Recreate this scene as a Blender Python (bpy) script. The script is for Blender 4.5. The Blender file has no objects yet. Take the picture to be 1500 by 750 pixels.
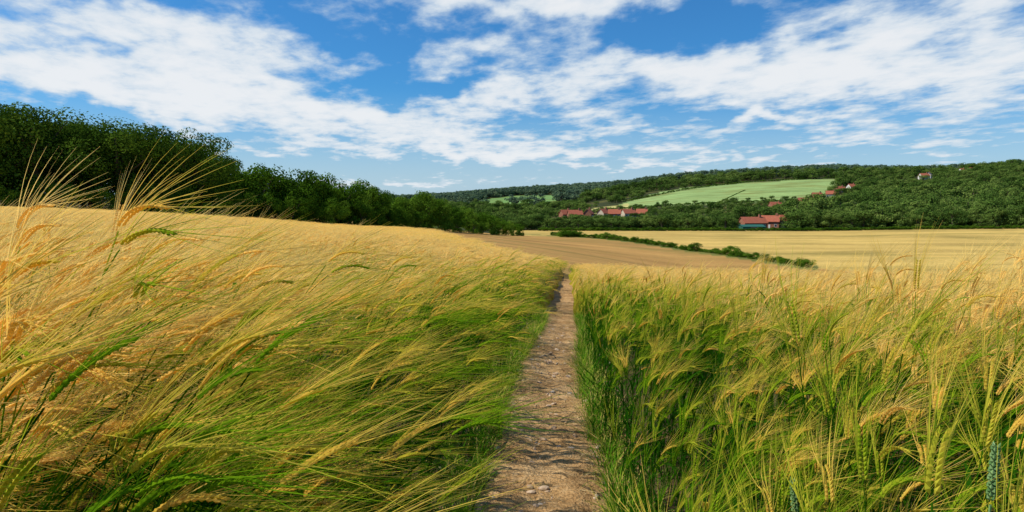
import bpy, math, random
import numpy as np
from mathutils import Vector
rng=np.random.default_rng(7); random.seed(7)
scene=bpy.context.scene
scene.view_settings.view_transform='Standard'
EYE=1.4

# ------------------------------------------------------------ terrain height
cols={
-1.2:[(0,0),(2,.12),(5,.15),(20,.1),(50,.2),(100,.3),(200,4),(500,8),(1000,5),(5000,0)],
-.75:[(0,0),(2,.12),(5,.15),(20,.1),(50,.2),(100,.3),(200,4),(500,8),(1000,5),(5000,0)],
-.55:[(0,0),(2,.1),(5,.1),(10,0),(20,0),(50,-.2),(100,-.5),(150,0),(300,4),(1000,5),(5000,0)],
-.42:[(0,0),(5,.05),(10,-.03),(20,-.2),(50,-.8),(122,-1.4),(200,0),(1000,5),(5000,0)],
-.25:[(0,0),(5,0),(10,-.1),(20,-.45),(40,-1.07),(60,-1.65),(100,-2.65),(135,-3.5),(200,-4),(500,-6),(1000,0),(1500,5),(5000,0)],
-.13:[(0,0),(5,-.02),(10,-.23),(20,-.7),(40,-1.6),(60,-2.5),(100,-3.4),(170,-5),(350,-9),(600,-10),(1000,0),(1300,7),(1600,8),(5000,0)],
0:[(0,0),(5,-.05),(10,-.42),(20,-1.1),(40,-2.5),(60,-3.8),(100,-5),(150,-6.7),(230,-9.3),(300,-11.5),(350,-12),(600,-11),(900,-6),(1000,0),(1050,4),(1300,19),(1600,29),(2500,10),(5000,0)],
.08:[(0,0),(5,-.08),(10,-.52),(20,-1.35),(40,-3.0),(60,-4.5),(100,-6.3),(150,-8.3),(200,-9.6),(260,-10.7),(300,-12),(350,-12),(420,-11),(500,-8.2),(600,-8),(900,-4),(1300,18),(1600,38),(2500,15),(5000,0)],
.25:[(0,0),(5,-.10),(10,-.62),(20,-1.5),(50,-4.3),(100,-9),(140,-12),(350,-12),(430,-11),(500,-8.2),(600,-7.5),(700,1),(1000,29),(1300,50),(1600,50),(2500,20),(5000,0)],
.45:[(0,0),(5,-.08),(10,-.6),(20,-1.6),(50,-4.6),(100,-9.5),(140,-12),(380,-12),(500,-8),(600,-4),(700,6),(1000,39),(1300,66),(1600,60),(5000,0)],
.6:[(0,0),(5,-.08),(10,-.6),(20,-1.6),(50,-4.7),(100,-9.5),(140,-12),(380,-11),(500,-4),(700,14),(1000,42),(1300,60),(1600,60),(5000,0)],
.75:[(0,0),(5,-.06),(10,-.6),(20,-1.7),(50,-4.8),(100,-9.5),(140,-12),(330,-11.5),(400,-9),(500,-2),(700,20),(900,50),(1300,67),(5000,0)],
1.2:[(0,0),(5,-.06),(10,-.6),(20,-1.7),(50,-4.8),(100,-9.5),(140,-12),(330,-11.5),(400,-9),(500,-2),(700,20),(900,50),(1300,67),(5000,0)]}
AK=sorted(cols); NA,ND=241,400
agrid=np.linspace(-1.2,1.2,NA); lg=np.linspace(math.log(.5),math.log(5000),ND); dg=np.exp(lg)
C=np.array([np.interp(dg,[p[0] for p in cols[k]],[p[1] for p in cols[k]]) for k in AK])
H=np.array([np.interp(agrid,AK,C[:,j]) for j in range(ND)]).T
def blur(A,k,ax):
    w=np.exp(-np.linspace(-2,2,2*k+1)**2); w/=w.sum()
    P=np.pad(A,[(k,k) if i==ax else (0,0) for i in range(2)],mode='edge')
    return sum(w[i]*(P[i:i+A.shape[0],:] if ax==0 else P[:,i:i+A.shape[1]]) for i in range(2*k+1))
H=blur(blur(H,6,0),6,1)
TM=math.atan(1.2)
def ad(x,y):
    x=np.asarray(x,float);y=np.asarray(y,float)
    r=np.hypot(x,y); th=np.clip(np.arctan2(x,y),-TM,TM)
    return np.tan(th), np.maximum(r*np.cos(th),.01)
def gz(x,y):
    a,d=ad(x,y)
    fa=np.clip((a+1.2)/2.4*(NA-1),0,NA-1.001); fd=np.clip((np.log(d)-lg[0])/(lg[-1]-lg[0])*(ND-1),0,ND-1.001)
    i=fa.astype(int); j=fd.astype(int); u=fa-i; v=fd-j
    z=H[i,j]*(1-u)*(1-v)+H[i+1,j]*u*(1-v)+H[i,j+1]*(1-u)*v+H[i+1,j+1]*u*v
    return z*np.clip(d/2,0,1)
def pathx(y):
    y=np.asarray(y); return .13+(y-3.3)*.083+.035*np.sin(y*.75)
def edge(a): # far limit of barley
    return np.interp(a,[-.2,-.13,-.05,0,.08,.2],[170,150,85,66,52,46])
def hedge_d(a): return np.interp(a,[.0,.10,.26,.43,.6],[300,262,200,146,110])
def inpoly(a,d,poly):
    ins=np.zeros(np.shape(a),bool); n=len(poly)
    for i in range(n):
        x1,y1=poly[i];x2,y2=poly[(i+1)%n]
        c=((y1>d)!=(y2>d))&(a<(x2-x1)*(d-y1)/((y2-y1)+1e-9)+x1); ins^=c
    return ins
GF=[(.14,705),(.30,690),(.46,700),(.475,880),(.472,1010),(.35,1010),(.22,950),(.17,850)]
GF2=[(-.07,1040),(.05,1040),(.085,1200),(.08,1330),(0,1330),(-.04,1200)]
GF3=[(.10,640),(.17,640),(.17,790),(.12,780)]

# ------------------------------------------------------------ node helpers
def newmat(name):
    m=bpy.data.materials.new(name); m.use_nodes=True; m.node_tree.nodes.clear(); return m,m.node_tree
def L(nt,a,b): nt.links.new(a,b)
def setin(nt,s,v):
    if isinstance(v,bpy.types.NodeSocket): nt.links.new(v,s)
    elif v is not None: s.default_value=v
def M(nt,op,a,b=None,c=None,clamp=False):
    n=nt.nodes.new('ShaderNodeMath'); n.operation=op; n.use_clamp=clamp
    for i,v in enumerate((a,b,c)):
        if v is not None: setin(nt,n.inputs[i],v)
    return n.outputs[0]
def smooth(nt,v,lo,hi,o0=0,o1=1):
    n=nt.nodes.new('ShaderNodeMapRange'); n.interpolation_type='SMOOTHSTEP'
    setin(nt,n.inputs[0],v); n.inputs[1].default_value=lo;n.inputs[2].default_value=hi;n.inputs[3].default_value=o0;n.inputs[4].default_value=o1
    return n.outputs[0]
def noise(nt,vec,scale,detail=4,rough=.55,dist=0):
    n=nt.nodes.new('ShaderNodeTexNoise'); setin(nt,n.inputs['Vector'],vec)
    n.inputs['Scale'].default_value=scale;n.inputs['Detail'].default_value=detail;n.inputs['Roughness'].default_value=rough;n.inputs['Distortion'].default_value=dist
    return n.outputs[0]
def ramp(nt,f,stops):
    n=nt.nodes.new('ShaderNodeValToRGB'); L(nt,f,n.inputs[0]); cr=n.color_ramp
    while len(cr.elements)<len(stops): cr.elements.new(.5)
    for e,(p,c) in zip(cr.elements,stops): e.position=p; e.color=(*c,1)
    return n.outputs[0]
def mix(nt,f,a,b,mode='MIX'):
    n=nt.nodes.new('ShaderNodeMix'); n.data_type='RGBA'; n.blend_type=mode
    setin(nt,n.inputs[0],f)
    for s,v in ((n.inputs[6],a),(n.inputs[7],b)):
        if isinstance(v,tuple): v=(*v,1) if len(v)==3 else v
        setin(nt,s,v)
    return n.outputs[2]
def comb(nt,x,y,z):
    n=nt.nodes.new('ShaderNodeCombineXYZ')
    for i,v in enumerate((x,y,z)): setin(nt,n.inputs[i],v)
    return n.outputs[0]
def pos(nt):
    return nt.nodes.new('ShaderNodeNewGeometry').outputs['Position']
def sep(nt,v):
    n=nt.nodes.new('ShaderNodeSeparateXYZ'); L(nt,v,n.inputs[0]); return n.outputs
def attr(nt,name):
    n=nt.nodes.new('ShaderNodeAttribute'); n.attribute_name=name; return n
def finish(nt,col,rough=.8,transl=0,bump=None,bdist=.05,spec=.3,bstr=1,simple=False):
    o=nt.nodes.new('ShaderNodeOutputMaterial')
    if simple:
        p=nt.nodes.new('ShaderNodeBsdfDiffuse'); setin(nt,p.inputs[0],col)
    else:
        p=nt.nodes.new('ShaderNodeBsdfPrincipled'); setin(nt,p.inputs['Base Color'],(*col,1) if isinstance(col,tuple) else col)
        p.inputs['Roughness'].default_value=rough; p.inputs['Specular IOR Level'].default_value=spec
    if bump is not None:
        b=nt.nodes.new('ShaderNodeBump'); b.inputs['Distance'].default_value=bdist; b.inputs['Strength'].default_value=bstr; L(nt,bump,b.inputs['Height']); L(nt,b.outputs[0],p.inputs['Normal'])
    s=p.outputs[0]
    if transl:
        t=nt.nodes.new('ShaderNodeBsdfTranslucent'); setin(nt,t.inputs[0],col)
        mx=nt.nodes.new('ShaderNodeMixShader'); mx.inputs[0].default_value=transl; L(nt,s,mx.inputs[1]);L(nt,t.outputs[0],mx.inputs[2]); s=mx.outputs[0]
    L(nt,s,o.inputs[0])

# ------------------------------------------------------------ mesh helpers
def mkmesh(name,V,F,mat=None,col=None,smoothf=False):
    me=bpy.data.meshes.new(name); V=np.asarray(V,float)
    if isinstance(F,np.ndarray):
        n,k=F.shape
        me.vertices.add(len(V)); me.vertices.foreach_set('co',V.ravel())
        me.loops.add(n*k); me.loops.foreach_set('vertex_index',F.ravel().astype(np.int32))
        me.polygons.add(n); me.polygons.foreach_set('loop_start',np.arange(0,n*k,k,dtype=np.int32)); me.polygons.foreach_set('loop_total',np.full(n,k,dtype=np.int32))
        me.update(calc_edges=True)
    else:
        me.from_pydata([tuple(v) for v in V],[],F)
    if col is not None:
        at=me.color_attributes.new('bc','FLOAT_COLOR','POINT'); c=np.ones((len(V),4)); c[:,:3]=col; at.data.foreach_set('color',c.ravel())
    if mat: me.materials.append(mat)
    if smoothf: me.polygons.foreach_set('use_smooth',[True]*len(me.polygons))
    me.update(); return me
def link(ob): scene.collection.objects.link(ob); return ob
def template_coll(name,meshes):
    c=bpy.data.collections.new(name)
    for i,m in enumerate(meshes):
        c.objects.link(bpy.data.objects.new('%s_%02d'%(name,i),m))
    return c
def instancer(name,P,R,S,I,coll,realize=False):
    me=bpy.data.meshes.new(name); n=len(P); me.vertices.add(n); me.vertices.foreach_set('co',np.asarray(P,float).ravel())
    for nm,dat in (('rot',R),('scl',S)):
        at=me.attributes.new(nm,'FLOAT_VECTOR','POINT'); at.data.foreach_set('vector',np.asarray(dat,float).ravel())
    at=me.attributes.new('idx','INT','POINT'); at.data.foreach_set('value',np.asarray(I,dtype=np.int32))
    ob=link(bpy.data.objects.new(name,me))
    ng=bpy.data.node_groups.new(name+'_gn','GeometryNodeTree')
    ng.interface.new_socket('Geometry',in_out='INPUT',socket_type='NodeSocketGeometry')
    ng.interface.new_socket('Geometry',in_out='OUTPUT',socket_type='NodeSocketGeometry')
    gi=ng.nodes.new('NodeGroupInput');go=ng.nodes.new('NodeGroupOutput')
    ci=ng.nodes.new('GeometryNodeCollectionInfo'); ci.inputs[0].default_value=coll; ci.inputs[1].default_value=True; ci.inputs[2].default_value=True
    ip=ng.nodes.new('GeometryNodeInstanceOnPoints')
    def na(nm,t):
        k=ng.nodes.new('GeometryNodeInputNamedAttribute'); k.data_type=t; k.inputs[0].default_value=nm
        return [o for o in k.outputs if o.enabled and o.name=='Attribute'][0]
    e=ng.nodes.new('FunctionNodeEulerToRotation')
    l=ng.links.new
    l(gi.outputs[0],ip.inputs['Points']); l(ci.outputs[0],ip.inputs['Instance']); ip.inputs['Pick Instance'].default_value=True
    l(na('idx','INT'),ip.inputs['Instance Index']); l(na('rot','FLOAT_VECTOR'),e.inputs[0]); l(e.outputs[0],ip.inputs['Rotation']); l(na('scl','FLOAT_VECTOR'),ip.inputs['Scale'])
    if realize:
        rz_=ng.nodes.new('GeometryNodeRealizeInstances'); l(ip.outputs[0],rz_.inputs[0]); l(rz_.outputs[0],go.inputs[0])
    else: l(ip.outputs[0],go.inputs[0])
    md=ob.modifiers.new('scatter','NODES'); md.node_group=ng
    return ob

# ------------------------------------------------------------ materials
m_ground,nt=newmat('ground_soil_and_fields')
c=attr(nt,'bc').outputs['Color']; P=pos(nt)
n1=noise(nt,P,.03,6,.6); n2=noise(nt,P,.6,5,.7); n3=noise(nt,P,12,3,.7)
f=M(nt,'ADD',M(nt,'MULTIPLY',n1,.8),M(nt,'ADD',M(nt,'MULTIPLY',n2,.6),M(nt,'MULTIPLY',n3,.35)))
f=M(nt,'ADD',f,.10)
s=sep(nt,P)
stre=noise(nt,comb(nt,M(nt,'MULTIPLY',s[0],.008),M(nt,'MULTIPLY',s[1],.09),0),1,4,.6)
tram=M(nt,'POWER',M(nt,'ABSOLUTE',M(nt,'SINE',M(nt,'ADD',M(nt,'ADD',M(nt,'MULTIPLY',s[1],.13),M(nt,'MULTIPLY',s[0],.03)),M(nt,'MULTIPLY',n1,3.)))),.3)
f=M(nt,'MULTIPLY',f,M(nt,'ADD',M(nt,'ADD',M(nt,'MULTIPLY',stre,1.1),.25),M(nt,'MULTIPLY',tram,.20)))
cc=mix(nt,1.0,c,comb(nt,f,f,f),'MULTIPLY')
grn=smooth(nt,noise(nt,comb(nt,M(nt,'MULTIPLY',s[0],.012),M(nt,'MULTIPLY',s[1],.03),0),1,6,.7),.47,.64)
cc=mix(nt,M(nt,'MULTIPLY',grn,.6),cc,(.18,.16,.04))
finish(nt,cc,.95,bump=n3,bdist=.04,spec=.05)

m_path,nt=newmat('path_dirt'); P=pos(nt)
n1=noise(nt,P,2.2,5,.65); n2=noise(nt,P,28,5,.7); n3=noise(nt,P,140,3,.6)
v=nt.nodes.new('ShaderNodeTexVoronoi'); L(nt,P,v.inputs['Vector']); v.inputs['Scale'].default_value=55
col=ramp(nt,M(nt,'ADD',M(nt,'MULTIPLY',n1,.5),M(nt,'MULTIPLY',n2,.5)),[(.34,(.21,.11,.042)),(.5,(.47,.285,.125)),(.66,(.68,.47,.25))])
col=mix(nt,smooth(nt,v.outputs['Distance'],.18,.05,0,.4),col,(.66,.50,.32))
hgt=M(nt,'ADD',n2,M(nt,'ADD',M(nt,'MULTIPLY',n3,.4),M(nt,'MULTIPLY',v.outputs['Distance'],-.4)))
finish(nt,col,.95,bump=hgt,bdist=.025,spec=.05)

m_stone,nt=newmat('pebble_flint'); P=pos(nt)
finish(nt,ramp(nt,noise(nt,P,9,3),[(.3,(.28,.18,.11)),(.5,(.46,.33,.22)),(.7,(.66,.56,.45))]),.85)
m_straw,nt=newmat('dry_straw'); P=pos(nt)
finish(nt,ramp(nt,noise(nt,P,20,3),[(.3,(.35,.24,.10)),(.7,(.62,.48,.25))]),.7,transl=.2)

def barley_mat(name,canopy=False):
    m,nt=newmat(name); P=pos(nt); s=sep(nt,P)
    px=M(nt,'ADD',M(nt,'MULTIPLY',s[1],.083),.13-3.3*.083)
    dx=M(nt,'SUBTRACT',s[0],px)
    dist=M(nt,'MAXIMUM',M(nt,'MULTIPLY',dx,-1.35),M(nt,'MULTIPLY',dx,.76))
    near=noise(nt,P,.9,2,.6); big=noise(nt,P,.12,2,.6)
    dist=M(nt,'ADD',dist,M(nt,'MULTIPLY',M(nt,'SUBTRACT',near,.5),1.7))
    # crop on the windward side close by has ripened earliest
    rip=M(nt,'MULTIPLY',smooth(nt,dx,-.55,-1.15),smooth(nt,s[1],3.6,1.4))
    far=smooth(nt,s[1],5,22,0,1.1)
    dS=smooth(nt,dist,.55,2.3)
    dS=M(nt,'ADD',dS,M(nt,'MULTIPLY',far,smooth(nt,dist,.1,.8)))
    dS=M(nt,'ADD',dS,M(nt,'MULTIPLY',rip,.55),clamp=True)
    b=attr(nt,'bc'); q=nt.nodes.new('ShaderNodeSeparateColor'); L(nt,b.outputs['Color'],q.inputs[0]); R,G,B=q.outputs
    g=M(nt,'MULTIPLY',R,.57)
    g=M(nt,'ADD',g,M(nt,'MULTIPLY',dS,.62))
    g=M(nt,'ADD',g,M(nt,'MULTIPLY',M(nt,'SUBTRACT',G,.90),1.25))  # stalks greener low down, with deeper shade there painted into the colour
    g=M(nt,'ADD',g,M(nt,'MULTIPLY',M(nt,'SUBTRACT',B,.5),.50))
    g=M(nt,'ADD',g,M(nt,'MULTIPLY',M(nt,'SUBTRACT',big,.5),.5),clamp=True)
    col=ramp(nt,g,[(0,(.022,.10,.004)),(.22,(.085,.25,.007)),(.42,(.27,.42,.012)),(.58,(.58,.53,.05)),(.76,(.88,.59,.115)),(1,(.96,.70,.23))])
    if canopy:
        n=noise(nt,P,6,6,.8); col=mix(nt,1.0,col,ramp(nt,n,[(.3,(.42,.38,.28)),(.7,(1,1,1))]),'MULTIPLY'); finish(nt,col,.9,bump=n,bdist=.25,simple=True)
    else: finish(nt,col,transl=.45,simple=True)
    return m
m_barley=barley_mat('barley_straw_and_leaf'); m_canopy=barley_mat('barley_canopy',True)

m_grass,nt=newmat('verge_grass'); P=pos(nt); B=sep(nt,attr(nt,'bc').outputs['Vector'])[2]
finish(nt,ramp(nt,B,[(0,(.05,.16,.01)),(.55,(.13,.32,.015)),(.75,(.28,.40,.03)),(.92,(.65,.48,.16))]),transl=.35,simple=True)
m_wheat,nt=newmat('green_wheat_ear'); B=sep(nt,attr(nt,'bc').outputs['Vector'])[2]
finish(nt,ramp(nt,B,[(0,(.12,.26,.08)),(1,(.28,.44,.17))]),.6,transl=.15,spec=.15)

def leafmat(name,c0,c1,c2,hz=None):
    m,nt=newmat(name); b=attr(nt,'bc'); q=nt.nodes.new('ShaderNodeSeparateColor'); L(nt,b.outputs['Color'],q.inputs[0])
    oi=nt.nodes.new('ShaderNodeObjectInfo')
    f=M(nt,'ADD',M(nt,'MULTIPLY',q.outputs[0],.5),M(nt,'MULTIPLY',oi.outputs['Random'],.5))
    col=ramp(nt,f,[(.1,c0),(.5,c1),(.9,c2)])
    finish(nt,col,transl=.22,simple=True); return m
m_leaf=leafmat('woodland_leaves',(.022,.050,.006),(.052,.108,.011),(.115,.19,.02))
m_shrubl=leafmat('shrub_leaves',(.03,.08,.007),(.08,.17,.012),(.155,.26,.026))
m_farleaf=leafmat('distant_leaves_haze_tint',(.035,.075,.014),(.09,.16,.028),(.20,.27,.06))  # paler, bluer green: some distance haze painted into the leaf colour
m_hazeleaf=leafmat('far_ridge_leaves_haze_tint',(.075,.125,.085),(.11,.175,.10),(.17,.235,.12))  # atmospheric haze of the ridge is painted into these pale bluish leaf colours
m_copper=leafmat('copper_leaves',(.06,.03,.012),(.12,.055,.02),(.17,.09,.03))
m_bark,nt=newmat('bark'); finish(nt,ramp(nt,noise(nt,pos(nt),3,5),[(.3,(.05,.035,.025)),(.7,(.13,.1,.07))]),.9)

# ------------------------------------------------------------ ground sheet
ths=np.concatenate([np.linspace(-180,-50,40,endpoint=False),np.linspace(-50,50,620),np.linspace(50,180,40)[1:-1]])*math.pi/180
rs=np.concatenate([[.0],np.exp(np.linspace(math.log(.3),math.log(7000),330))])
T,Rr=np.meshgrid(ths,rs); X=Rr*np.sin(T); Y=Rr*np.cos(T); Z=gz(X,Y)
A,D=ad(X,Y)
def col_for(A,D):
    col=np.zeros(A.shape+(3,)); col[:]=(.035,.045,.018)
    ED=edge(A)
    pale=(D<352)&(A>-.02); col[pale]=(.54,.375,.11)
    brown=(D<hedge_d(A))&(D<260)&(A>-.4); col[brown]=(.41,.235,.075)
    rim=(np.abs(D-hedge_d(A))<7)&(A<.45)&(A>0); col[rim]=(.14,.16,.04)
    col[(D<ED)]=(.10,.075,.035)
    col[inpoly(A,D,GF)]=(.26,.37,.13); col[inpoly(A,D,GF2)]=(.16,.30,.09); col[inpoly(A,D,GF3)]=(.52,.48,.18)
    return col
col=col_for(A,D)
nt_,nr=len(ths),len(rs)
idx=np.arange(nt_*nr).reshape(nr,nt_)
a0=idx[:-1,:];b0=np.roll(idx,-1,axis=1)[:-1,:];c0=np.roll(idx,-1,axis=1)[1:,:];d0=idx[1:,:]
F=np.stack([a0,d0,c0,b0],-1).reshape(-1,4)
F=F[:, ::-1].copy()
link(bpy.data.objects.new('ground',mkmesh('ground',np.stack([X,Y,Z],-1).reshape(-1,3),F,m_ground,col.reshape(-1,3),True)))

# ------------------------------------------------------------ footpath
def vnoise(x,y,s,seed=0):
    x=x*s+seed*17.3;y=y*s+seed*9.1
    i=np.floor(x);j=np.floor(y);u=x-i;v=y-j;u=u*u*(3-2*u);v=v*v*(3-2*v)
    h=lambda a,b: np.modf(np.abs(np.sin(a*127.1+b*311.7+seed)*43758.5453))[0]
    return (h(i,j)*(1-u)+h(i+1,j)*u)*(1-v)+(h(i,j+1)*(1-u)+h(i+1,j+1)*u)*v
ys=np.concatenate([np.arange(-3,9,.025),np.arange(9,40,.12)]); us=np.linspace(-.6,.6,49)
U,YY=np.meshgrid(us,ys); w=.85+.25*vnoise(YY,YY*0,.7,3)
XX=pathx(YY)+U*w
ZZ=gz(XX,YY)+.035*np.cos(np.clip(np.abs(U)/.6,0,1)*math.pi)*.9+.012+(-.03*np.exp(-(U/.16)**2))+.030*vnoise(XX,YY,6,1)+.022*vnoise(XX,YY,17,2)+.009*vnoise(XX,YY,38,4)-.02
idx=np.arange(U.size).reshape(U.shape)
F=np.stack([idx[:-1,:-1],idx[:-1,1:],idx[1:,1:],idx[1:,:-1]],-1).reshape(-1,4)
link(bpy.data.objects.new('footpath',mkmesh('footpath',np.stack([XX,YY,ZZ],-1).reshape(-1,3),F,m_path,None,True)))
def path_z(x,y):
    return gz(x,y)+.014

# ------------------------------------------------------------ barley
def nrm(v): return v/(math.sqrt(v[0]*v[0]+v[1]*v[1]+v[2]*v[2])+1e-9)
class MB:
    def __init__(s): s.V=[];s.F=[];s.C=[]
    def add(s,vs,fs,cs):
        o=len(s.V); s.V+= [tuple(v) for v in vs]; s.F+=[tuple(i+o for i in f) for f in fs]; s.C+=cs
def ribbon(mb,pts,widths,side,cols):
    vs=[];cs=[]
    for p,w_,c_ in zip(pts,widths,cols): vs+=[p-side*w_/2,p+side*w_/2]; cs+=[c_,c_]
    fs=[(2*i,2*i+1,2*i+3,2*i+2) for i in range(len(pts)-1)]
    mb.add(vs,fs,cs)
def cross(a,b): return np.array([a[1]*b[2]-a[2]*b[1],a[2]*b[0]-a[0]*b[2],a[0]*b[1]-a[1]*b[0]])
def stalk(mb,base,rs,wind,length,full=True):
    phi=rs.normal(0,.35 if wind else .9); rb=rs.random()
    lean=rs.uniform(.35,1.0) if wind else rs.uniform(.03,.40)
    nod=rs.uniform(.4,1.3) if wind else rs.uniform(.3,1.7)
    N=7 if full else 3; p=np.array(base,float); pts=[p.copy()]; dirs=[]
    def dr(th): return np.array([math.sin(th)*math.cos(phi),math.sin(th)*math.sin(phi),math.cos(th)])
    seg=length/N
    for i in range(N):
        th=lean*((i+(1 if full else .6))/N)**1.6; d=dr(th); p=p+d*seg; pts.append(p.copy()); dirs.append(d)
    dirs.append(dirs[-1])
    side=np.array([-math.sin(phi),math.cos(phi),0.])
    hf=length/.9
    if full:
        vs=[];cs=[]
        for k,(q,d) in enumerate(zip(pts,dirs)):
            r=.0022-.0008*k/N; b2=cross(d,side)
            for a in (0,2.09,4.19): vs.append(q+(side*math.cos(a)+b2*math.sin(a))*r); cs.append((.15,k/N*.9*min(hf,1.05),rb))
        fs=[(3*k+j,3*k+(j+1)%3,3*k+3+(j+1)%3,3*k+3+j) for k in range(N) for j in range(3)]
        mb.add(vs,fs,cs)
    else:
        sd=nrm(np.array([rs.normal(),rs.normal(),0])); ribbon(mb,pts,[.005,.005,.0045,.004],sd,[(.15,k/N*.9,rb) for k in range(N+1)])
    lv=[.12,.25,.38,.5] if wind else [.15,.3,.42,.55,.68,.8]
    for t in rs.choice(lv,(2 if wind else 3) if full else 1,replace=False):
        i0=int(t*N); q=pts[i0]+(pts[min(i0+1,N)]-pts[i0])*(t*N-i0)
        ph=rs.uniform(-1.6,1.6) if wind else rs.uniform(-3.14,3.14)
        ln=rs.uniform(.16,.32); th=rs.uniform(.2,.5); dth=rs.uniform(.15,.5); lp=[q.copy()]; K=6 if full else 3; dth*=6/K
        for s_ in range(K):
            lp.append(lp[-1]+np.array([math.sin(th)*math.cos(ph),math.sin(th)*math.sin(ph),math.cos(th)])*ln/K); th+=dth
        sd=np.array([-math.sin(ph),math.cos(ph),rs.uniform(-.4,.4)]); W=rs.uniform(.008,.014)
        dry=rs.uniform(0,.15) if rs.random()<.85 else .9
        ribbon(mb,lp,[W*.5,W,W,W*.9,W*.7,W*.4,.0006] if full else [W*.8,W,W*.8,.001],sd,[(dry,t*.8,rb)]*(K+1))
    hp=pts[-1]; th=lean; nH=12 if full else 4; hl=rs.uniform(.09,.12); cur=hp.copy(); HG=.97*min(1,.35+.65*hf); AG=min(1.,.38+.65*hf)
    def awn(g1,d,o,b2,segs,W):
        al=rs.uniform(.11,.20); ad_=nrm(d+o*rs.uniform(.03,.2)+b2*rs.normal(0,.07)); q=g1; ap=[q]
        wv=np.array([1,rs.normal(0,.12),.10 if wind else .3])
        for s_ in range(segs):
            ad_=nrm(ad_+wv*((.15 if wind else .07)*3/segs)); q=q+ad_*al/segs; ap.append(q)
        sd=nrm(cross(ad_,rs.normal(size=3)))
        ca=(.66+.25*rs.random(),AG,rb)
        ribbon(mb,ap,[W*(1-.8*(i/segs)**1.5) for i in range(segs+1)],sd,[ca]*(segs+1))
    if not full:
        hpts=[cur.copy()]
        for k in range(nH):
            th=lean+nod*(k+1)/nH; d=dr(th); cur=cur+d*hl/nH; hpts.append(cur.copy())
        vs=[];b2=cross(d,side)
        for q,w_ in zip(hpts,(.002,.006,.0065,.0055,.001)):
            vs+=[q+side*w_,q+b2*w_*.6,q-side*w_,q-b2*w_*.6]
        mb.add(vs,[(4*k+j,4*k+(j+1)%4,4*k+4+(j+1)%4,4*k+4+j) for k in range(4) for j in range(4)],[(.74,HG,rb)]*len(vs))
        for k in range(8):
            t=rs.uniform(.2,1)*4; i0=min(int(t),3); g=hpts[i0]*(1-(t-i0))+hpts[i0+1]*(t-i0); dd=nrm(hpts[i0+1]-hpts[i0])
            awn(g,dd,side*rs.choice([-1,1]),b2,2,.0028)
        return
    for k in range(nH):
        th=lean+nod*(k+1)/nH; d=dr(th); cur=cur+d*hl/nH; b2=cross(d,side)
        for sgn in (-1,1):
            o=side*sgn
            u=nrm(d+o*.45); g0=cur+o*.0022; g1=g0+u*.0150; mid=(g0*.55+g1*.45); w1=.0043*(1-.35*abs(k-4)/8); b3=nrm(cross(u,o)); o3=cross(b3,u)
            vs=[g0,mid+b3*w1,mid+o3*w1,mid-b3*w1,mid-o3*w1,g1]
            cg=(.74+.18*rs.random(),HG,rb)
            mb.add(vs,[(0,1,2),(0,2,3),(0,3,4),(0,4,1),(5,2,1),(5,3,2),(5,4,3),(5,1,4)],[cg]*6)
            if rs.random()<.82: awn(g1,d,o,b2,4,.0014)
def tuft(seed,wind,n,rad,full):
    rs=np.random.default_rng(seed); mb=MB()
    for i in range(n):
        r=rad*math.sqrt(rs.random());a=rs.uniform(0,6.28)
        ln=rs.uniform(.80,.98) if rs.random()<.65 else rs.uniform(.45,.8)
        stalk(mb,(r*math.cos(a),r*math.sin(a),0),rs,wind,ln,full)
    return mkmesh('barley_plant',mb.V,mb.F,m_barley,np.array(mb.C))
def farpatch(seed):
    rs=np.random.default_rng(seed); mb=MB()
    for i in range(170):
        r=.75*math.sqrt(rs.random());a=rs.uniform(0,6.28); x,y=r*math.cos(a),r*math.sin(a)
        h=rs.uniform(.7,.92); lx=rs.uniform(.1,.35); ly=rs.normal(0,.08); rb=rs.random()
        top=np.array([x+lx,y+ly,h]); mid=np.array([x+lx*.5,y,h*.6]); sd=np.array([rs.normal(),rs.normal(),0]); sd=nrm(sd)
        ribbon(mb,[mid,top],[.006,.004],sd,[(.3,.6,rb),(.5,.9,rb)])
        hd=nrm(np.array([1,rs.normal(0,.4),rs.uniform(-.7,.4)])); e=top+hd*.09; b=nrm(cross(hd,rs.normal(size=3)))
        ribbon(mb,[top,top*.5+e*.5,e],[.005,.014,.006],b,[(.75,.97,rb)]*3)
        for k in range(4):
            t=top+(e-top)*rs.random(); dd=nrm(hd+rs.normal(0,.22,3)+np.array([.15,0,.1])); b=nrm(cross(dd,rs.normal(size=3)))
            ribbon(mb,[t,t+dd*rs.uniform(.12,.2)],[.004,.001],b,[(.85,1,rb)]*2)
    return mkmesh('barley_patch',mb.V,mb.F,m_barley,np.array(mb.C))
tm_full=[tuft(100+i,True,5,.07,True) for i in range(7)]+[tuft(200+i,False,5,.07,True) for i in range(7)]
tm_mid=[tuft(500+i,True,6,.09,False) for i in range(7)]+[tuft(600+i,False,6,.09,False) for i in range(7)]
cb=template_coll('barley_plant_src',tm_full); cm=template_coll('barley_mid_src',tm_mid)
def scatter(n,ymin,ymax,amax):
    y=np.sqrt(rng.random(n)*(ymax**2-ymin**2)+ymin**2); a=rng.uniform(-amax,amax,n); return a*y,y
def wedge_count(y0,y1,am,dens): return int(am*(y1**2-y0**2)*dens)
SPLIT=4.3
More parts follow.
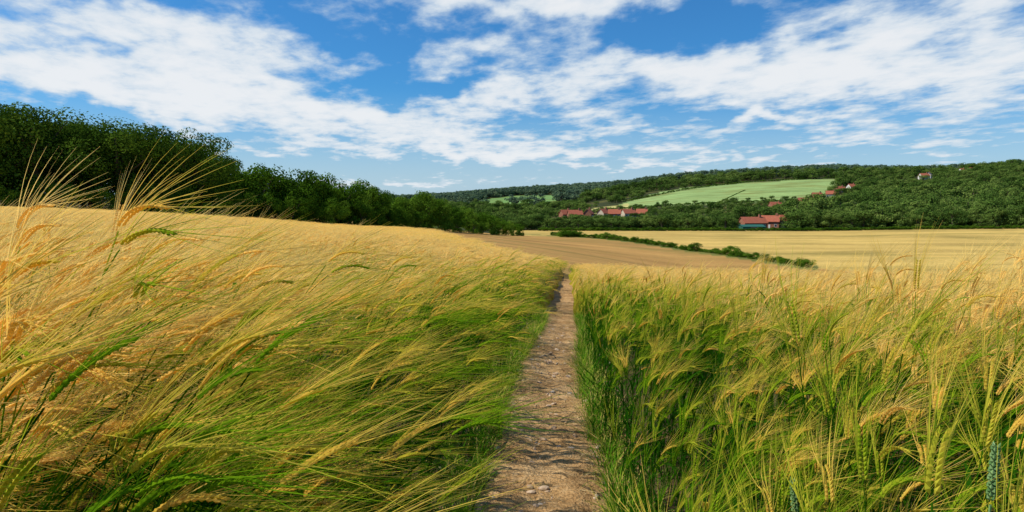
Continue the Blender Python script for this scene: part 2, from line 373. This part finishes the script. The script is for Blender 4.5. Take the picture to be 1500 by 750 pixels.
def plant_layout(x,y,extra=None):
    dx=x-pathx(y); jit=.12*vnoise(x,y,1.3,5)
    keep=((dx<-(.37+.09*np.clip((4.5-y)/2,0,1)+jit))|(dx>(.27+.03*np.clip((4.5-y)/2,0,1)+jit)))&(np.hypot(x,y)>.95)
    x,y=x[keep],y[keep]; n0=len(x)
    if extra is not None: x=np.concatenate([x,extra[:,0]]);y=np.concatenate([y,extra[:,1]])
    dx=x-pathx(y); n=len(x); left=dx<0
    wind=rng.random(n)<np.where(left,np.where(y<2.5,1.0,.9),.25)
    I=np.where(wind,rng.integers(0,7,n),7+rng.integers(0,7,n))
    rz=np.where(left,rng.normal(-.1,.35,n),rng.normal(0,.6,n))
    R=np.stack([rng.normal(0,.06,n),rng.normal(0,.07,n),rz],1)
    sc=rng.normal(.97,.08,n)*(.91+.18*vnoise(x,y,.8,8))
    sc*=np.where(left&(y<4),1+.30*np.clip((-dx-.6)/.6,0,1)*np.clip((4-y)/2,0,1),1)
    sc*=np.where((~left),.93,1); sc*=np.where((~left)&(y<4.5),1+.11*np.clip((dx-.7),0,1.2),1)
    sc*=1-.20*np.exp(-((np.abs(dx)-.35)/.18)**2)
    sc=np.clip(sc,.6,1.4)
    if extra is not None: sc[n0:]=extra[:,2]
    return np.stack([x,y,gz(x,y)-.01],1),R,np.stack([sc]*3,1),I
x,y=scatter(wedge_count(0,SPLIT,1.12,34),0,SPLIT,1.12)
n=int(2*1.9*1.6*34); x=np.concatenate([x,rng.uniform(-1.9,1.9,n)]);y=np.concatenate([y,rng.uniform(-.2,1.4,n)])
ex=[[rng.uniform(-1.6,-.98),rng.uniform(1.05,2.0),rng.uniform(1.12,1.34)] for _ in range(26)]
ex+=[[.88,1.5,.9],[.62,1.75,.8],[1.0,1.25,1.0],[.55,2.1,.8],[1.3,1.6,1.08],[1.6,2.0,1.1],[1.9,2.4,1.12],[1.2,1.9,1.05]]
# shorter tillers with low hanging ears on the open faces of the crop
ex+=[[rng.uniform(.42,.95),rng.uniform(1.35,2.3),rng.uniform(.62,.78)] for _ in range(12)]
ex+=[[rng.uniform(-.85,-.42),rng.uniform(1.35,2.3),rng.uniform(.58,.72)] for _ in range(12)]
a_=plant_layout(x,y,np.array(ex)); instancer('barley_field',*a_,cb,realize=True); print('near',len(a_[0]))
x,y=scatter(wedge_count(SPLIT,9,.93,23),SPLIT,9,.93); x2,y2=scatter(wedge_count(9,15.5,.88,13),9,15.5,.88)
a_=plant_layout(np.concatenate([x,x2]),np.concatenate([y,y2])); instancer('barley_field',*a_,cm,realize=True); print('mid',len(a_[0]))
cf=template_coll('barley_patch_src',[farpatch(300+i) for i in range(6)])
P=[]
for (y0,y1,am,dens,s_) in ((13,22,.9,2.4,.95),(22,40,.88,1.2,1.1),(40,66,.86,.6,1.35)):
    x,y=scatter(wedge_count(y0,y1,am,dens),y0,y1,am); P.append(np.stack([x,y,np.full(len(x),s_)],1))
m=int(.5*.75*(150**2-66**2)*.22); y=np.sqrt(rng.random(m)*(150**2-66**2)+66**2); a=rng.uniform(-.9,.0,m); P.append(np.stack([a*y,y,np.full(m,1.7)],1))
P=np.concatenate(P); x,y,s_=P.T; A,D=ad(x,y)
wooded=np.interp(A,[-1.1,-.75,-.55,-.42,-.33,-.25,-.13],[93,102,111,118,131,138,172])
k=(D<edge(A)-.5)&(D<wooded)&(np.abs(x-pathx(y))>.9); x,y,s_=x[k],y[k],s_[k]; n=len(x)
sz=rng.normal(1,.07,n)*(.90+.14*vnoise(x,y,.25,2))
instancer('barley_field',np.stack([x,y,gz(x,y)-.02],1),np.stack([np.zeros(n),np.zeros(n),rng.normal(0,.5,n)],1),np.stack([s_,s_,sz],1),rng.integers(0,6,n),cf)
print('far patches',n)
aa=np.arange(-.95,.95,.006); dd=np.exp(np.linspace(math.log(12.5),math.log(175),150)); AA,DD=np.meshgrid(aa,dd); X=AA*DD;Y=DD
wl=np.minimum(np.interp(AA,[-1.1,-.75,-.55,-.42,-.33,-.25,-.13],[95,104,113,120,133,140,174]),edge(AA))
hh=.66*np.clip((np.abs(X-pathx(Y))-.25)/.35,0,1)*np.clip((wl-DD)/1.5,0,1)*np.clip((DD-12.5)/1.5,0,1)
Z=gz(X,Y)+hh*(.9+.2*vnoise(X,Y,1.2,1))-.06+.06*vnoise(X,Y,4,3)*(hh>.1)
idx=np.arange(X.size).reshape(X.shape); F=np.stack([idx[:-1,:-1],idx[:-1,1:],idx[1:,1:],idx[1:,:-1]],-1).reshape(-1,4)
okf=(hh>0); fm=(okf[:-1,:-1]|okf[:-1,1:]|okf[1:,1:]|okf[1:,:-1]).reshape(-1); F=F[fm]
colc=np.zeros((X.size,3)); colc[:,0]=.85; colc[:,1]=.95; colc[:,2]=.5
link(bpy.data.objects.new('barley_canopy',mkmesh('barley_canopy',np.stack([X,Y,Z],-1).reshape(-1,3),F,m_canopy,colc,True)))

# wheat plants (awnless ears) at the edge of the crop
def wheat(x,y,h,lean,phi,seed):
    rs=np.random.default_rng(seed); mb=MB(); z0=float(gz(x,y)); p=np.array([0.,0.,0.]); pts=[p]
    for i in range(8):
        th=lean*(i/8); p=p+np.array([math.sin(th)*math.cos(phi),math.sin(th)*math.sin(phi),math.cos(th)])*h/8; pts.append(p)
    sd=np.array([-math.sin(phi),math.cos(phi),0]); d=nrm(pts[-1]-pts[-2]); b=cross(d,sd)
    vs=[];fs=[]
    for k,q in enumerate(pts):
        for j in range(5): a=j*2*math.pi/5; vs.append(q+(sd*math.cos(a)+b*math.sin(a))*.002)
    fs=[(5*k+j,5*k+(j+1)%5,5*k+5+(j+1)%5,5*k+5+j) for k in range(8) for j in range(5)]
    mb.add(vs,fs,[(.5,.5,.6)]*len(vs))
    cur=pts[-1]
    for k in range(15):
        cur=cur+d*.0062; f=1-.45*abs(k-6)/9
        for j in range(4):
            a=j*math.pi/2+(k%2)*math.pi/4; o=sd*math.cos(a)+b*math.sin(a); u=nrm(d+o*.45); g0=cur+o*.002; g1=g0+u*.013; w1=.0042*f; mid=(g0+g1)/2; t=nrm(cross(u,o)); o3=cross(t,u)
            mb.add([g0,mid+t*w1,mid+o3*w1,mid-t*w1,mid-o3*w1,g1],[(0,1,2),(0,2,3),(0,3,4),(0,4,1),(5,2,1),(5,3,2),(5,4,3),(5,1,4)],[(.5,.5,rs.random())]*6)
    for t in (2,4,6):
        ph=rs.uniform(0,6.28); th=.4; lp=[pts[t]]
        for s_ in range(7): lp.append(lp[-1]+np.array([math.sin(th)*math.cos(ph),math.sin(th)*math.sin(ph),math.cos(th)])*.035); th+=.3
        ribbon(mb,lp,[.008,.013,.013,.012,.010,.008,.005,.001],np.array([-math.sin(ph),math.cos(ph),0]),[(.5,.5,.4)]*8)
    o=link(bpy.data.objects.new('wheat_plant',mkmesh('wheat_plant',mb.V,mb.F,m_wheat,np.array(mb.C)))); o.location=(x,y,z0)
wheat(.76,1.08,.92,.05,0,1); wheat(.66,1.45,.70,.15,2,2)

# ------------------------------------------------------------ verge grass, pebbles, straw
def grasst(seed):
    rs=np.random.default_rng(seed); mb=MB()
    for i in range(22):
        ph=rs.uniform(0,6.28); th=rs.uniform(.05,.6); ln=rs.uniform(.08,.34); q=np.array([rs.normal(0,.03),rs.normal(0,.03),0.]); lp=[q]; dth=rs.uniform(.08,.4); rb=rs.random()
        for s_ in range(5):
            lp.append(lp[-1]+np.array([math.sin(th)*math.cos(ph),math.sin(th)*math.sin(ph),math.cos(th)])*ln/5); th+=dth
        W=rs.uniform(.003,.009); ribbon(mb,lp,[W*.7,W,W,W*.8,W*.5,.0005],np.array([-math.sin(ph),math.cos(ph),0.]),[(rb,rb,rb)]*6)
    return mkmesh('grass',mb.V,mb.F,m_grass,np.array(mb.C))
cg=template_coll('grass_src',[grasst(i) for i in range(6)])
n=1200; y=rng.uniform(.8,13,n); sd=rng.choice([-1,1],n); x=pathx(y)+sd*(.28+.04*(y<4)+np.abs(rng.normal(0,.10,n))); s_=rng.uniform(.3,.95,n)
instancer('verge_grass',np.stack([x,y,gz(x,y)],1),np.stack([np.zeros(n),np.zeros(n),rng.uniform(0,6.28,n)],1),np.stack([s_]*3,1),rng.integers(0,6,n),cg)
def peb(seed):
    import bmesh
    bm=bmesh.new(); bmesh.ops.create_icosphere(bm,subdivisions=2,radius=1); rs=np.random.default_rng(seed); k=rs.normal(size=(4,3))
    for v in bm.verts:
        f=1+.18*sum(math.sin(2.2*(v.co.x*q[0]+v.co.y*q[1]+v.co.z*q[2])+q[0]) for q in k)/2; v.co*=f; v.co.z*=.6
    me=bpy.data.meshes.new('pebble'); bm.to_mesh(me); bm.free(); me.materials.append(m_stone); return me
cp=template_coll('pebble_src',[peb(i) for i in range(5)])
n=1400; y=rng.uniform(1.2,11,n); x=pathx(y)+rng.normal(0,.22,n); s_=np.exp(rng.normal(math.log(.007),.6,n)); s_=np.clip(s_,.003,.026)
instancer('path_pebbles',np.stack([x,y,path_z(x,y)+.006],1),rng.uniform(0,6.28,(n,3))*[.1,.1,1],np.stack([s_*rng.uniform(.8,1.5,n),s_,s_],1),rng.integers(0,5,n),cp)
def straws(seed):
    rs=np.random.default_rng(seed); mb=MB(); a=np.array([0.,0,0]); b=np.array([.06,.01*rs.normal(),.004]); c=np.array([.12,.02*rs.normal(),.0])
    ribbon(mb,[a,b,c],[.003,.003,.001],np.array([0,1.,.2]),[(1,1,1)]*3); return mkmesh('straw',mb.V,mb.F,m_straw,np.array(mb.C))
cs_=template_coll('straw_src',[straws(i) for i in range(4)])
n=800; y=rng.uniform(1.2,9,n); x=pathx(y)+rng.choice([-1,1],n)*np.abs(rng.normal(.24,.12,n)); s_=rng.uniform(.4,1.3,n)
instancer('straw_litter',np.stack([x,y,path_z(x,y)+.022],1),np.stack([rng.normal(0,.1,n),rng.normal(0,.12,n),rng.uniform(0,6.28,n)],1),np.stack([s_]*3,1),rng.integers(0,4,n),cs_)

# ------------------------------------------------------------ trees
def tree_mesh(name,seed,h,wd,base,nb,nl,lm,ls=.4,trunk=True):
    rs=np.random.default_rng(seed); Vs=[];Fs=[];Cs=[];Ms=[]; off=0
    cents=[]
    for i in range(nb):
        t=rs.random()**.8; z=base+(h-base)*(.08+.80*t); env=math.sin(min(1,max(.0,(z-base)/(h-base)*.80+.16))*math.pi)**.5
        r=wd*.5*env*math.sqrt(rs.random())*.92; a=rs.uniform(0,6.28)
        br=rs.uniform(.13,.22)*wd; cents.append((r*math.cos(a),r*math.sin(a),z,br))
    for (cx,cy,cz,br) in cents:
        d=rs.normal(size=(nl,3)); d/=np.linalg.norm(d,axis=1)[:,None]; rad=br*(1-.30*rs.random(nl)**2)*(1+.09*rs.normal(size=nl))
        p=np.array([cx,cy,cz])+d*rad[:,None]*[1,1,.75]
        nv=d+[0,0,.25]+rs.normal(0,.42,(nl,3)); nv/=np.linalg.norm(nv,axis=1)[:,None]
        t1=np.cross(nv,rs.normal(size=(nl,3))); t1/=np.linalg.norm(t1,axis=1)[:,None]; t2=np.cross(nv,t1)
        s=ls*rs.uniform(.5,1.2,nl)[:,None]*.5
        q=np.stack([p-t1*s,p-t2*s*.7,p+t1*s,p+t2*s*.7],1).reshape(-1,3)
        Vs.append(q); Fs.append(np.arange(nl*4).reshape(-1,4)+off); off+=nl*4
        tone=np.clip(rs.random()*.6+rs.random(nl)*.4,0,1); c=np.repeat(np.stack([tone]*3,1),4,0); Cs.append(c); Ms.append(np.zeros(nl,int))
    def tube(p0,p1,r0,r1):
        nonlocal off
        p0=np.array(p0,float);p1=np.array(p1,float); d=nrm(p1-p0); s=nrm(np.cross(d,[.3,1,.1])); b=np.cross(d,s); vs=[]
        md=(p0+p1)/2+np.array([0,0,-.06*np.linalg.norm(p1-p0)*(1-abs(d[2]))])
        for (q,r) in ((p0,r0),(md,(r0+r1)/2),(p1,r1)):
            for k in range(6): a=k*math.pi/3; vs.append(q+(s*math.cos(a)+b*math.sin(a))*r)
        fs=[(6*l+k,6*l+(k+1)%6,6*l+6+(k+1)%6,6*l+6+k) for l in (0,1) for k in range(6)]
        Vs.append(np.array(vs)); Fs.append(np.array(fs)+off); off+=18; Cs.append(np.full((18,3),.5)); Ms.append(np.ones(12,int))
    tr=h*.028
    if trunk:
        tube((0,0,-.5),(0,0,h*.45),tr*1.3,tr*.8); tube((0,0,h*.45),(.2,0,h*.85),tr*.8,tr*.2)
    for (cx,cy,cz,br) in cents[:10]:
        tube((0,0,max(.1,cz*.55)),(cx,cy,cz),tr*.45,tr*.12)
    V=np.concatenate(Vs);F=np.concatenate(Fs); me=mkmesh(name,V,F,lm,np.concatenate(Cs)); me.materials.append(m_bark)
    me.polygons.foreach_set('material_index',np.concatenate(Ms).astype(np.int32)); return me
big=[tree_mesh('broadleaf_tree',i,14,13,2.0,32,380,m_leaf,.37) for i in range(5)]
ct=template_coll('broadleaf_tree_src',big)
shr=[tree_mesh('shrub',20+i,6,6.6,.0,22,240,m_shrubl,.29,False) for i in range(4)]
csh=template_coll('shrub_src',shr)
farT=[tree_mesh('tree',40+i,10,10,.3,18,100,m_farleaf,.66) for i in range(5)]
cft=template_coll('distant_tree_src',farT)
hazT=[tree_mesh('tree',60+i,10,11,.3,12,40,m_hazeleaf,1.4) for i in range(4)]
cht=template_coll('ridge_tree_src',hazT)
def place(name,a,d,hs,coll,nvar,h0,wmul=1.0,seed=0):
    a=np.array(a);d=np.array(d);hs=np.array(hs); x=a*d;y=d;n=len(a); r=np.random.default_rng(seed)
    s=hs/h0; sx=s*wmul*r.uniform(.85,1.2,n)
    return instancer(name,np.stack([x,y,gz(x,y)-.15],1),np.stack([np.zeros(n),np.zeros(n),r.uniform(0,6.28,n)],1),np.stack([sx,sx,s],1),r.integers(0,nvar,n),coll)
wa=[-1.25,-.75,-.65,-.55,-.45,-.425]; wd_=[98,106,111,117,123,126]; wh=[19.5,17.5,16.6,16.0,16.0,13.5]
a_=[];d_=[];h_=[]
for row in range(3):
    a=-1.25+rng.random()*.03
    while a<-.425:
        d=np.interp(a,wa,wd_)+row*8+rng.uniform(-1.5,1.5); a_.append(a);d_.append(d);h_.append(np.interp(a,wa,wh)*rng.uniform(.82,1.06)); a+=rng.uniform(5.5,8.5)/d
place('woodland_trees',a_,d_,h_,ct,5,14.0,1.0,1)
a_=[];d_=[];h_=[]
a=-1.25
while a<-.415:
    d_.append(np.interp(a,wa,wd_)-5+rng.uniform(-1,1));a_.append(a);h_.append(rng.uniform(3,6)); a+=2.8/d_[-1]
sa=[-.43,-.38,-.33,-.25,-.19,-.13,-.05,-.01,.015]; sdd=[124,129,135,142,160,182,216,236,246]; sh=[10.8,11.8,11.8,11.2,10.8,10.4,8.6,6.4,4.2]
for row in range(3):
    a=-.42
    while a<.012:
        d=np.interp(a,sa,sdd)+row*5+rng.uniform(-1,1); a_.append(a);d_.append(d);h_.append(np.interp(a,sa,sh)*rng.uniform(.78,1.06)*(.60 if row==0 else 1)); a+=rng.uniform(2.6,5)/d
place('woodland_thicket',a_,d_,h_,csh,4,6.1,.80,2)
a_=[];d_=[];h_=[]
a=.06
while a<.44:
    d=float(hedge_d(a))+rng.uniform(-1.6,1.6); gap=vnoise(np.array(a*60),np.array(0.),1,3)
    if gap>.15: a_.append(a);d_.append(d);h_.append(rng.uniform(1.0,2.2)*(1.35 if rng.random()<.12 else 1))
    a+=.9/d
for k in range(14): a_.append(.085+rng.normal(0,.006)); d_.append(262+rng.normal(0,3)); h_.append(rng.uniform(2,3.2))
place('hedgerow',a_,d_,h_,csh,4,6.3,1.5,3)
a_=[];d_=[];h_=[]
a=.04
while a<1.0:
    d_.append(350+rng.uniform(-.8,.8));a_.append(a);h_.append(rng.uniform(1.5,2.3)); a+=1.5/350
# field boundary hedges on the far hillside
for (p0,p1) in (((.14,703),(.46,698)),((.17,850),(.35,1012)),((.35,1012),(.472,1012)),((.30,700),(.34,860))):
    L_=math.hypot((p1[0]-p0[0])*800,p1[1]-p0[1]); m=int(L_/3.2)
    for k in range(m):
        t=k/m; a_.append(p0[0]+(p1[0]-p0[0])*t); d_.append(p0[1]+(p1[1]-p0[1])*t+rng.uniform(-1,1)); h_.append(rng.uniform(1.6,3.4) if p0!=(.30,700) else rng.uniform(.8,1.4))
place('hedgerow',a_,d_,h_,csh,4,6.3,1.5,4)
houses=[
(.352,376,.25,14,7,3.6,3.0,0),(.378,383,-.5,10,7,4.2,3.0,0),(.395,392,.2,8,6,4.4,2.8,1),
(.092,500,.2,10,6.5,3.4,3.0,0),(.112,507,1.2,8,6,3.8,3.0,0),(.150,510,-.2,9,6,3.6,3.0,0),(.170,518,.4,10,6.5,3.6,3.0,1),(.190,522,-.3,8,6,3.6,3.0,0),(.134,528,.8,8,6,3.6,3.0,1),(.078,518,.5,8,6,3.4,3.0,0),
(.385,612,.2,11,7,4.4,3.2,0),(.405,622,.9,9,7,4.4,3.2,2),(.425,650,.1,10,7,4.4,3.2,0),(.445,702,.1,10,7,4.4,3.2,0),(.465,714,-.4,9,7,4.4,3.2,1),(.478,765,.3,11,7,4.4,3.2,0),(.495,790,.3,9,7,4.4,3.2,2),
(.60,930,.1,12,8,4.6,3.4,2),(.607,945,.8,10,7,4.6,3.4,2),(.67,1010,.2,12,7,4.6,3.4,2),(.655,1020,.4,10,7,4.6,3.4,2)]
n=12500; d=np.sqrt(rng.random(n)*(1750**2-356**2)+356**2); a=rng.uniform(-.28,.98,n)
ok=~(inpoly(a,d,GF)|inpoly(a,d,GF2)|inpoly(a,d,GF3))
dens=np.where(d<430,.9,np.where(d<700,.62,.75)); dens=np.where((a>.47)&(d>500),.9,dens); dens=np.where(d>1250,1,dens)
dens=np.where((a<.1)&(d>900)&(d<1060),.15,dens)
gapn=vnoise(a*d,d,.02,6); ok&=(rng.random(n)<dens)&((gapn>.22)|(d<430)|(d>1250))
for (ha,hd,_,w_,_,_,_,_) in houses:
    ok&=~((np.abs(a-ha)*hd<w_*.65)&(d>hd-60)&(d<hd+10)&(d>395))
ok&=~((a>.325)&(a<.415)&(d<388))
a=a[ok];d=d[ok]
nb=380; ab=rng.uniform(.0,.98,nb); db=rng.uniform(357,392,nb); okb=~((ab>.330)&(ab<.405)); a=np.concatenate([a,ab[okb]]);d=np.concatenate([d,db[okb]])
h=rng.uniform(7.5,13,len(a))
h=np.where((a<.33)&(d<470),rng.uniform(6,9.0,len(a)),h); h=np.where((a>.07)&(a<.2)&(d<500),rng.uniform(4.5,7.8,len(a)),h)
h=np.where((a>.4)&(d<620)&(d>385),rng.uniform(9,18,len(a)),h); h=np.where((a>.4)&(d<=385),rng.uniform(5,13,len(a)),h); h=np.where((a<.5)&(d>520)&(d<700),rng.uniform(5,8,len(a)),h)
h=np.where(d>1000,rng.uniform(9,17,len(a)),h)
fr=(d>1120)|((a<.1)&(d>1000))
place('distant_trees',a[~fr],d[~fr],h[~fr],cft,5,10.2,1.1,5)
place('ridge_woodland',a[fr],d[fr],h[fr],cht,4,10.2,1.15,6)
print('trees',len(a))
a_=rng.uniform(-.37,-.30,9); d_=np.interp(a_,sa,sdd)-3.5
cc_=template_coll('copper_shrub_src',[tree_mesh('copper_shrub',70,3,4,0,14,160,m_copper,.25,False)])
place('copper_shrubs',a_,d_,rng.uniform(1.0,1.9,9),cc_,1,3.1,1.2,8)

# ------------------------------------------------------------ houses
def brick(name,c0,c1):
    m,nt=newmat(name); P=pos(nt); finish(nt,ramp(nt,noise(nt,P,1.5,5,.7),[(.3,c0),(.7,c1)]),.9); return m
m_brick=brick('brick_wall',(.25,.10,.06),(.38,.17,.11)); m_rend=brick('white_render',(.62,.6,.55),(.78,.76,.72)); m_cream=brick('cream_render',(.5,.42,.3),(.62,.54,.42))
m_tile=brick('clay_roof_tile',(.27,.075,.04),(.42,.13,.075)); m_slate=brick('slate_roof',(.12,.10,.1),(.22,.19,.18)); m_teal=brick('green_metal_cladding',(.015,.09,.075),(.025,.13,.10))
m_glass,nt=newmat('window_glass'); finish(nt,(.03,.04,.05),.1,spec=.6); m_trim,nt=newmat('white_trim'); finish(nt,(.75,.75,.72),.5)
def child(par,name,V,F,mat):
    o=link(bpy.data.objects.new(name,mkmesh(name,V,F,mat))); o.parent=par; return o
def boxv(x0,x1,y0,y1,z0,z1): return [(x0,y0,z0),(x1,y0,z0),(x1,y1,z0),(x0,y1,z0),(x0,y0,z1),(x1,y0,z1),(x1,y1,z1),(x0,y1,z1)]
BF=[(3,2,1,0),(4,5,6,7),(0,1,5,4),(1,2,6,5),(2,3,7,6),(3,0,4,7)]
def house(a,d,rot,w,dp,h,rh,style):
    e=link(bpy.data.objects.new('brick_house' if style==0 else 'rendered_house',None)); x=a*d
    e.location=(x,d,float(gz(x,d))-.3+.0); e.rotation_euler=(0,0,rot); X,Yh=w/2,dp/2
    wall=[m_brick,m_cream,m_rend][style]; roof=m_tile if style!=2 else (m_slate if (int(d)%2) else m_tile)
    V=boxv(-X,X,-Yh,Yh,0,h)+[(-X,0,h+rh-.1),(X,0,h+rh-.1)]
    F=[(3,2,1,0),(0,1,5,4),(2,3,7,6),(1,2,6,9,5),(3,0,4,8,7),(4,5,9,8),(6,7,8,9)]
    child(e,'walls',V,F,wall)
    sl=rh/Yh; o=.5; t=.22
    for sg,nm in ((-1,'roof_front'),(1,'roof_back')):
        y0=sg*(Yh+o); z0=h-sl*o+.05; zt=h+rh+.05
        V=[(-X-.4,y0,z0),(X+.4,y0,z0),(X+.4,0,zt),(-X-.4,0,zt)]; V+=[(p[0],p[1],p[2]+t) for p in V]
        child(e,nm,V,BF,roof)
    child(e,'chimney',boxv(X*.55,X*.55+1.1,-.5,.5,h+rh*.4,h+rh+1.5),BF,m_brick)
    V=[];F=[]
    FV=[];FF=[]
    k=max(3,int(w/3))
    for fl in range(2 if h>4.8 else 1):
        for i in range(k):
            cx=-X+(i+.5)*w/k; cz=1.0+fl*2.5+.3
            if fl==0 and i==k//2: continue
            for sg in (-1,1):
                ya,yb=sorted((sg*(Yh+.02),sg*(Yh+.06))); o=len(V); V+=boxv(cx-.55,cx+.55,ya,yb,cz,cz+1.2); F+=[tuple(q+o for q in f) for f in BF]
                yc,yd=sorted((sg*(Yh+.003),sg*(Yh+.018))); o=len(FV); FV+=boxv(cx-.68,cx+.68,yc,yd,cz-.13,cz+1.33); FF+=[tuple(q+o for q in f) for f in BF]
    child(e,'windows',V,F,m_glass); child(e,'window_frames',FV,FF,m_trim)
    cx=-X+(k//2+.5)*w/k; child(e,'door',boxv(cx-.5,cx+.5,-Yh-.07,-Yh-.01,.3,2.4),BF,m_trim)
for hh_ in houses: house(*hh_)
e=link(bpy.data.objects.new('farm_barn',None)); a,d=.350,362; x=a*d; e.location=(x,d,float(gz(x,d))-.1); e.rotation_euler=(0,0,.08)
V=boxv(-6,6,-4,4,0,1.9)+[(-6,0,2.8),(6,0,2.8)]
child(e,'walls',V,[(3,2,1,0),(0,1,5,4),(2,3,7,6),(1,2,6,9,5),(3,0,4,8,7)],m_teal)
for sg,nm in ((-1,'roof_front'),(1,'roof_back')):
    V=[(-6.3,sg*4.4,1.83),(6.3,sg*4.4,1.83),(6.3,0,2.88),(-6.3,0,2.88)]; V+=[(p[0],p[1],p[2]+.12) for p in V]; child(e,nm,V,BF,m_teal)
child(e,'barn_door',boxv(-2,2,-4.08,-4.02,.05,1.8),BF,m_slate)

# ------------------------------------------------------------ light
sunel,sunaz=math.radians(52),math.radians(-94)
sv=Vector((math.sin(sunaz)*math.cos(sunel),math.cos(sunaz)*math.cos(sunel),math.sin(sunel)))
sl=bpy.data.lights.new('sun','SUN'); sl.energy=5.0; sl.angle=math.radians(.5); sl.color=(1,.92,.76)
so=link(bpy.data.objects.new('sun',sl)); so.rotation_euler=sv.to_track_quat('Z','Y').to_euler()

# ------------------------------------------------------------ sky
w=bpy.data.worlds.new('World'); scene.world=w; w.use_nodes=True; nt=w.node_tree; nt.nodes.clear()
w.cycles.sampling_method='MANUAL'; w.cycles.sample_map_resolution=256
sky=nt.nodes.new('ShaderNodeTexSky'); sky.sky_type='NISHITA'; sky.sun_disc=False; sky.sun_elevation=sunel; sky.sun_rotation=sunaz; sky.air_density=1.0; sky.dust_density=.6; sky.ozone_density=2.0
STR=.10
tc=nt.nodes.new('ShaderNodeTexCoord').outputs['Generated']; s=sep(nt,tc)
az=M(nt,'ARCTAN2',s[0],s[1]); el=s[2]
PITCH=math.atan(75/1000)
def ray(px,py):
    x=(px-750)/1000; z=(375-py)/1000; y=1.
    c_,s_=math.cos(-PITCH),math.sin(-PITCH); y2=y*c_-z*s_; z2=y*s_+z*c_; n_=math.sqrt(x*x+y2*y2+z2*z2); return math.atan2(x,y2),z2/n_
blobs=[(230,55,330,52,.12,.95),(60,110,240,35,.15,.7),(300,115,200,25,.15,.6),(450,168,330,30,.10,1.0),(150,135,200,20,.2,.5),(710,140,110,18,-.15,.8),(640,200,220,14,0,.5),
(800,8,210,26,.0,1.2),(690,80,160,22,-.1,.75),(1000,98,200,30,.02,1.15),(880,165,120,26,.3,.5),(1310,45,240,50,-.15,.9),(1200,125,330,30,.0,.8),(1430,100,200,60,0,.7),(1130,172,80,7,0,.85),
(1350,185,300,22,0,.6),(500,226,320,12,0,.8),(850,215,90,9,0,1.0),(960,238,260,8,0,.75),(560,268,260,9,0,.75),(720,228,60,6,0,.9),(1250,215,240,8,0,.55),(560,90,60,55,0,-.8),(1060,30,90,30,.3,-.7),(640,125,120,14,-.1,-.5),(960,40,90,20,-.2,-.6),(30,165,200,16,0,-.4),(200,5,60,10,0,-.5)]
tot=None
wn=nt.nodes.new('ShaderNodeTexNoise'); L(nt,tc,wn.inputs['Vector']); wn.inputs['Scale'].default_value=13; wn.inputs['Detail'].default_value=5
wc=nt.nodes.new('ShaderNodeSeparateColor'); L(nt,wn.outputs['Color'],wc.inputs[0])
azw=M(nt,'ADD',az,M(nt,'MULTIPLY',M(nt,'SUBTRACT',wc.outputs[0],.5),.20)); elw=M(nt,'ADD',el,M(nt,'MULTIPLY',M(nt,'SUBTRACT',wc.outputs[1],.5),.075))
for (px,py,rx,ry,tl,am) in blobs:
    a0_,e0_=ray(px,py); a1_,_=ray(px+rx*.7,py); _,e1_=ray(px,py-ry*.7); RX=abs(a1_-a0_)/.7;RY=abs(e1_-e0_)/.7
    dx_=M(nt,'SUBTRACT',azw,a0_); dy_=M(nt,'ADD',M(nt,'SUBTRACT',elw,e0_),M(nt,'MULTIPLY',dx_,tl))
    ux=M(nt,'DIVIDE',dx_,RX); uy=M(nt,'DIVIDE',dy_,RY)
    q=M(nt,'ADD',M(nt,'MULTIPLY',ux,ux),M(nt,'MULTIPLY',uy,uy))
    g=M(nt,'MULTIPLY',M(nt,'EXPONENT',M(nt,'MULTIPLY',q,-1.)),am)
    tot=g if tot is None else M(nt,'ADD',tot,g)
zz=M(nt,'ADD',M(nt,'MAXIMUM',el,0),.10)
u=M(nt,'DIVIDE',s[0],zz); v_=M(nt,'DIVIDE',s[1],zz)
n1=noise(nt,comb(nt,M(nt,'MULTIPLY',u,2.0),M(nt,'MULTIPLY',v_,1.3),0.3),2.2,7,.54,.15)
n2=noise(nt,comb(nt,M(nt,'ADD',M(nt,'MULTIPLY',u,2.2),M(nt,'MULTIPLY',v_,.6)),M(nt,'MULTIPLY',v_,1.7),4.),4.2,6,.6,.2)
dens=M(nt,'ADD',M(nt,'ADD',M(nt,'MULTIPLY',n1,.95),M(nt,'MULTIPLY',n2,.45)),M(nt,'MULTIPLY',tot,.36))
mask=smooth(nt,dens,.66,1.06)
haze=smooth(nt,el,.0,.17,.82,0)
mask=M(nt,'MAXIMUM',mask,M(nt,'MULTIPLY',haze,.9))
skyc=mix(nt,1.0,sky.outputs[0],(.28,.80,1.24),'MULTIPLY')
cloudc=mix(nt,smooth(nt,dens,.80,1.25),(5.8,7.0,8.1),(8.6,8.8,9.0))
fc=mix(nt,M(nt,'MULTIPLY',mask,.95),skyc,cloudc)
bg=nt.nodes.new('ShaderNodeBackground'); L(nt,fc,bg.inputs[0]); bg.inputs[1].default_value=STR
o=nt.nodes.new('ShaderNodeOutputWorld'); L(nt,bg.outputs[0],o.inputs[0])

# ------------------------------------------------------------ camera
cam=bpy.data.cameras.new('camera'); cam.lens=24; cam.sensor_width=36; cam.clip_start=.05; cam.clip_end=12000
co=link(bpy.data.objects.new('camera',cam)); co.location=(0,0,EYE); co.rotation_euler=(math.pi/2-PITCH,0,0); scene.camera=co
